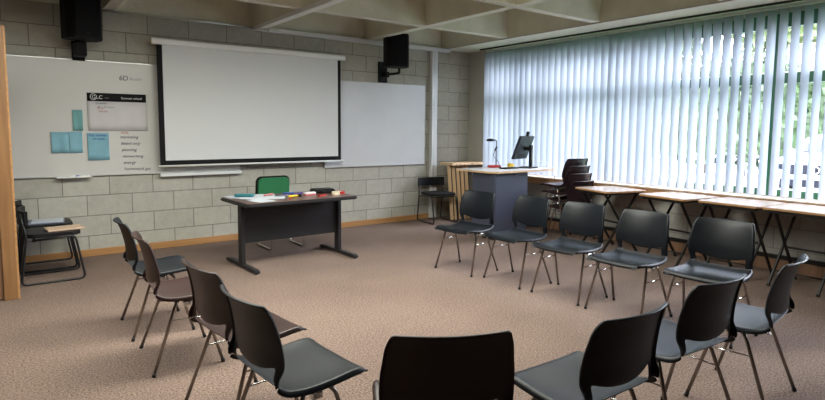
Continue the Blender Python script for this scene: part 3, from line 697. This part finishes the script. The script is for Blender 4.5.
# desk lamp style document light with a gooseneck
lp = empty('gooseneck_lamp', (5.66, 5.66, ZT), 0, 'black swan neck lamp with a red base on the cabinet top', 'lamp')
bm = bmesh.new(); prism(bm, rrect(.21, .13, .045, 5), 'z', 0, .032); bmesh.ops.bevel(bm, geom=[e for e in bm.edges if abs(e.verts[0].co.z-e.verts[1].co.z) < 1e-4], offset=.010, segments=3, affect='EDGES'); link('lamp_base', bm, M['red'], lp, label='red base')
tb('lamp_pole', fillet([(.03, 0, .03), (.03, 0, .385), (-.06, 0, .385)], .03), .008, M['black'], lp)
bm = bmesh.new(); lathe(bm, [(.012, .022), (.05, .012), (.06, -.004), (.055, -.014), (.03, -.018)], 18, (-.085, 0, .385)); link('lamp_head', bm, M['black'], lp)
mc = empty('gooseneck_microphone', (5.60, 5.60, ZT), 0, 'small black microphone on a curved stalk before the swan neck lamp', 'microphone')
tb('stalk', fillet([(.06, -.06, .001), (.03, -.03, .10), (-.035, 0, .16), (.0, 0, .235)], .05, 6), .004, M['black'], mc, seg=6)
bm = bmesh.new(); tube(bm, [(0, 0, .236), (.006, 0, .245), (.035, 0, .285), (.04, 0, .295)], .012, 10, rr=[.005, .013, .015, .006]); link('microphone_head', bm, M['black'], mc)
bm = bmesh.new(); lathe(bm, [(.035, 0), (.035, .005), (.02, .009)], 14, (.06, -.06, 0)); link('microphone_foot', bm, M['black'], mc)
yw = empty('yellow_sponge', (5.90, 5.58, ZT), .3, 'lump of yellow cloth or sponge beside the lamp on the cabinet', 'sponge')
bm = bmesh.new(); bmesh.ops.create_icosphere(bm, subdivisions=2, radius=.05)
for v in bm.verts: v.co = Vector((v.co.x*1.25, v.co.y*.9, max(v.co.z, -.033)*.75)) * (1+random.uniform(-.10, .10)); v.co.z = max(v.co.z+.026, 0)
link('sponge_body', bm, M['yellow'], yw, smooth=True)
bm = bmesh.new(); tube(bm, fillet([(.05, 0, .03), (.09, .01, .04), (.11, .0, .006), (.13, 0, .006)], .02), .006, 6); link('sponge_strap', bm, M['yellow'], yw)
mo = empty('monitor', (5.99, 5.34, ZT), math.radians(196), 'dark monitor with a webcam seen from its side on the cabinet top', 'monitor')
bm = bmesh.new(); prism(bm, rrect(.26, .21, .02, 4), 'z', 0, .014); link('stand_base', bm, M['black'], mo)
bx('stand_column', (-.03, .03, .0142), (.03, .065, .32), M['black'], mo, bev=.006)
bm = bmesh.new(); tube(bm, [(0, .045, .27), (0, -.05, .27)], .028, 12); link('stand_hinge', bm, M['black'], mo)
T = Matrix.Translation((0, -.075, .285)) @ Matrix.Rotation(-.36, 4, 'X')
bm = bmesh.new(); box(bm, (-.21, -.018, -.17), (.21, .018, .17), .006, mtx=T); pn = link('monitor_panel', bm, M['mongrey'], mo)
bm = bmesh.new(); box(bm, (-.198, -.0195, -.15), (.198, -.0182, .158), 0, mtx=T); link('display', bm, M['black'], pn)
bm = bmesh.new(); box(bm, (-.10, .0182, -.145), (.10, .021, -.09), 0, mtx=T); link('port_panel', bm, M['black'], pn)
wc = empty('webcam', (5.99, 5.34, ZT), math.radians(196), 'small black webcam clipped to the top of the monitor', 'webcam')
T2 = T @ Matrix.Translation((0, 0, .171))
bm = bmesh.new(); box(bm, (-.02, -.02, 0), (.02, .02, .02), .004, mtx=T2); link('webcam_clip', bm, M['black'], wc)
bm = bmesh.new(); bmesh.ops.create_icosphere(bm, subdivisions=2, radius=.026); bmesh.ops.transform(bm, matrix=T2 @ Matrix.Translation((0, -.005, .042)), verts=bm.verts[:]); link('webcam_body', bm, M['black'], wc, smooth=True)
cb = tb('monitor_cable', fillet([(6.08, 5.20, .99), (6.14, 5.17, 1.0), (6.17, 5.10, ZT+.02), (6.17, 5.16, ZT+.007), (6.17, 5.60, ZT+.007)], .05), .004, M['trunk'], None, seg=6)
props(cb, 'thin pale cable looping behind the monitor', 'cable')
ms = empty('keyboard', (5.66, 5.36, ZT), .1, 'low black keyboard lying before the monitor', 'keyboard')
bx('keyboard_body', (-.16, -.06, 0), (.12, .06, .014), M['black'], ms, bev=.004); bx('key_block', (-.15, -.05, .0142), (.11, .05, .019), M['mongrey'], ms, bev=.001)
cable = tb('hanging_cable', fillet([(6.19, 5.02, .80), (6.16, 4.99, .5), (6.20, 4.98, .2), (6.2, 5.05, .006), (6.3, 5.3, .006)], .06), .005, M['rubber'], None, seg=6)
props(cable, 'black cable hanging down beside the cabinet under the sill', 'cable')

# folded table tops stored on edge behind the cabinet
for k in range(5):
    x = 5.69+.088*k
    b = empty('folded_table_top', (x+.05, 6.64, 0), math.radians(-44), 'plywood table top stored upright in the corner, %s' % ('the leftmost of the row', 'second from the left', 'in the middle of the row', 'fourth from the left', 'the rightmost, next to the cabinet')[k], 'table top', 'stored table tops')
    T = Matrix.Rotation(-.075, 4, 'Y')
    bm = bmesh.new(); box(bm, (-.032, 0, .002), (.018, .26, .86), .003, mtx=T); link('wooden_panel', bm, M['ply'], b)
    bm = bmesh.new(); box(bm, (.0182, .03, .05), (.026, .24, .80), .002, mtx=T); link('steel_underframe', bm, M['steel'], b)
rb = empty('wooden_board', (5.69, 6.58, .866), 0, 'long pale plywood board lying across the stored table tops', 'board')
bx('board_slab', (-.02, 0, 0), (.655, .30, .036), M['ply'], rb, bev=.004)
bm = bmesh.new()
for q in (.06, .13, .22, .37, .40): box(bm, (q, -.002, .006), (q+.016, -.0002, .026))
link('board_notch', bm, M['oak_dull'], rb)

# ------------------------------------------------------------------ folding tables along the window
def make_table():
    t = empty('folding_table'); L, D, H = .585, .58, .733
    bm = bmesh.new(); prism(bm, rrect(D, L, .03, 4), 'z', H-.020, H-.0015); link('top_edging', bm, M['oak_y'], t, label='orange wood edging')
    bm = bmesh.new(); prism(bm, rrect(D-.006, L-.006, .028, 4), 'z', H-.0013, H); link('table_top', bm, M['top'], t)
    bm = bmesh.new()
    for c0, c1 in (((-D/2+.03, -L/2+.04, H-.052), (-D/2+.05, L/2-.04, H-.0202)), ((D/2-.05, -L/2+.04, H-.052), (D/2-.03, L/2-.04, H-.0202)), ((-D/2+.05, -L/2+.04, H-.045), (D/2-.05, -L/2+.06, H-.0202)), ((-D/2+.05, L/2-.06, H-.045), (D/2-.05, L/2-.04, H-.0202))): box(bm, c0, c1, .002)
    link('apron_frame', bm, M['steel'], t)
    for s in (-1, 1):
        y = s*(L/2-.09)
        for q in (-1, 1):
            yy = y + q*.0115
            a = Vector((q*.235, yy, H-.05)); b = Vector((-q*.235, yy, .012)); d = (b-a)
            ang = math.atan2(d.x, -d.z)
            T = Matrix.Translation((a+b)/2) @ Matrix.Rotation(-ang, 4, 'Y'); ln = d.length/2
            bm = bmesh.new(); box(bm, (-.0125, -.009, -ln), (.0125, .009, ln), .002, mtx=T); lg = link('leg', bm, M['steel'], t)
            bx('foot_cap', (b.x-.016, yy-.011, 0), (b.x+.016, yy+.011, .022), M['rubber'], lg, bev=.002)
    for z, x in ((.335, 0), ): bx('stretcher', (-.010, -L/2+.10, z), (.010, L/2-.10, z+.02), M['steel'], t, bev=.002)
    tb('foot_rail', [(-.155, -L/2+.085, .14), (-.155, L/2-.085, .14)], .007, M['steel'], t)
    return t
TB = [(5.88, 3.94, 16, 'small folding table nearest the stack of plum brown chairs'), (5.92, 3.115, 10, 'second small folding table from the chair stack'),
      (5.93, 2.48, 4, 'folding table third from the chair stack, before the window'), (5.92, 1.88, 4, 'folding table fourth from the chair stack, before the window'), (5.86, 1.27, 6, 'folding table at the right picture edge')]
tp = make_table()
for k, (x, y, a, lb) in enumerate(TB):
    o = tp if k == 0 else copy_tree(tp)
    o.location = (x, y, 0); o.rotation_euler = (0, 0, math.radians(-a)); props(o, lb, 'table', 'folding tables along the window')

# ------------------------------------------------------------------ outside
struct(bx('ground', (6.7, -12, -.15), (40, 30, -.05), M['tarmac']))
gr = bx('lawn', (6.9, -10, -.049), (9.0, 25, .62), M['grass']); props(gr, 'green planting strip right outside the window', 'lawn')
def foliage(name, n, f, m, parent, size=.12, seed=1):
    rnd = random.Random(seed); bm = bmesh.new()
    for i in range(n):
        p = f(rnd); a = Vector((rnd.gauss(0, 1), rnd.gauss(0, 1), rnd.gauss(0, 1))).normalized(); b = a.orthogonal().normalized(); c = a.cross(b); s = size*rnd.uniform(.6, 1.3)
        bm.faces.new([bm.verts.new(p+v) for v in (b*s, c*s*.5, -b*s, -c*s*.5)])
    return link(name, bm, m, parent, keepn=True)
hg = empty('hedge', (20.0, 7, -.05), 0, 'tall dense green hedge outside beyond the parked car', 'hedge')
foliage('hedge_leaves', 26000, lambda r: Vector((r.uniform(-.9, 1.2), r.uniform(-14, 16), 3.6*r.random()**.8+.3)), M['leaf'], hg, .16, 3)
hc = bx('hedge_core', (-.45, -14, .7), (.6, 16, 3.5), M['leaf'], hg, label='dense inner growth of the hedge')
bm = bmesh.new()
for k in range(24):
    yy = -13+k*1.2; tube(bm, [(0, yy, 0), (.1, yy+.1, 1.4), (0, yy+.2, 2.6)], .09, 6)
link('hedge_stems', bm, M['bark'], hg)
for k, (x, y, h, r) in enumerate(((24.5, 2, 5.4, 2.6), (25, 8.5, 5.8, 2.7), (25, 15, 5.6, 2.7), (24.5, 21.5, 5.4, 2.6))):
    tr_ = empty('tree', (x, y, -.05), 0, 'light green broad tree rising behind the hedge, %s' % ('seen through the rightmost panes', 'second from the right', 'third from the right', 'farthest to the left')[k], 'tree', 'trees behind the hedge')
    tb('trunk', [(0, 0, 0), (.1, 0, h*.5), (0, .1, h)], .16, M['bark'], tr_)
    def ff(rr, h=h, r=r):
        v = Vector((rr.gauss(0, 1), rr.gauss(0, 1), rr.gauss(0, 1))).normalized()*r*rr.random()**.45; return Vector((v.x, v.y, h+v.z*.75))
    foliage('crown', 4200, ff, M['leaf2'], tr_, .2, 10+k)

# parked white car, front towards the window
cr = empty('car', (16.6, 4.55, -.10), -PI/2, 'white car parked outside the window', 'car')      # local -y... front is +y before the turn
cr.rotation_euler = (0, 0, PI/2)
# local frame: front = +y (world -x), width along x
prof = [(2.15, .35), (2.20, .55), (2.12, .80), (1.95, .92), (1.15, 1.02), (.45, 1.42), (-.2, 1.50), (-1.2, 1.47), (-1.9, 1.05), (-2.1, .95), (-2.15, .45), (-2.0, .28), (2.0, .28)]
bm = bmesh.new(); nx = 8; rings = []
for k in range(nx+1):
    u = -1+2*k/nx; x = u*.90; ins = abs(u)**3
    rings.append([bm.verts.new((x*(1-.14*max(0, (z-.95)/.55)), y*(1-.05*ins), z-.06*ins*max(0, (z-.6)))) for y, z in prof])
n = len(prof)
for A, B in zip(rings, rings[1:]):
    for i in range(n): bm.faces.new((A[i], A[(i+1) % n], B[(i+1) % n], B[i])).smooth = True
bm.faces.new(rings[0]); bm.faces.new(rings[-1][::-1]); link('car_body', bm, M['car'], cr)
def strip(name, pts, m, off=.012):
    bm = bmesh.new(); top = [bm.verts.new(p) for p in pts]; bm.faces.new(top); r = bmesh.ops.extrude_face_region(bm, geom=bm.faces[:]); 
    for v in [g for g in r['geom'] if isinstance(g, bmesh.types.BMVert)]: v.co += Vector((0, off, off))
    return link(name, bm, m, cr)
strip('windscreen', [(-.70, 1.10, 1.035), (.70, 1.10, 1.035), (.62, .50, 1.375), (-.62, .50, 1.375)], M['carglass'], .02)
bm = bmesh.new(); box(bm, (-.62, 2.11, .56), (.62, 2.21, .80), .02); link('grille', bm, M['cardark'], cr)
bm = bmesh.new(); box(bm, (-.70, 2.14, .30), (.70, 2.225, .46), .02); link('lower_grille', bm, M['cardark'], cr)
for s in (-1, 1):
    bx('headlight', (s*.76-.12, 2.02, .66), (s*.76+.12, 2.13, .80), M['carglass'], cr, bev=.03)
    bx('wing_mirror', (s*1.0-.09, .82, .98), (s*1.0+.09, .96, 1.12), M['car'], cr, bev=.03)
    for yy in (1.35, -1.35):
        bm = bmesh.new(); lathe(bm, [(.2, -.1), (.32, -.1), (.32, .1), (.2, .1)], 20); bmesh.ops.transform(bm, matrix=Matrix.Translation((s*.80, yy, .32)) @ Matrix.Rotation(PI/2, 4, 'Y'), verts=bm.verts[:]); link('wheel', bm, M['cardark'], cr)
    bm = bmesh.new(); prism(bm, [(1.0, 1.05), (.45, 1.36), (-1.1, 1.38), (-1.6, 1.08)], 'x', s*.795-.02, s*.795+.02); link('side_window', bm, M['carglass'], cr)
bm = bmesh.new(); tube(bm, [(.075*math.cos(a), 2.225, .68+.075*math.sin(a)) for a in [2*PI*k/20 for k in range(20)]], .012, 6, closed=True); link('emblem', bm, M['chrome'], cr)
bx('number_plate', (-.26, 2.226, .47), (.26, 2.24, .57), M['white'], cr, bev=.004)
bx('bumper_strip', (-.80, 2.15, .50), (.80, 2.215, .545), M['car'], cr, bev=.01)
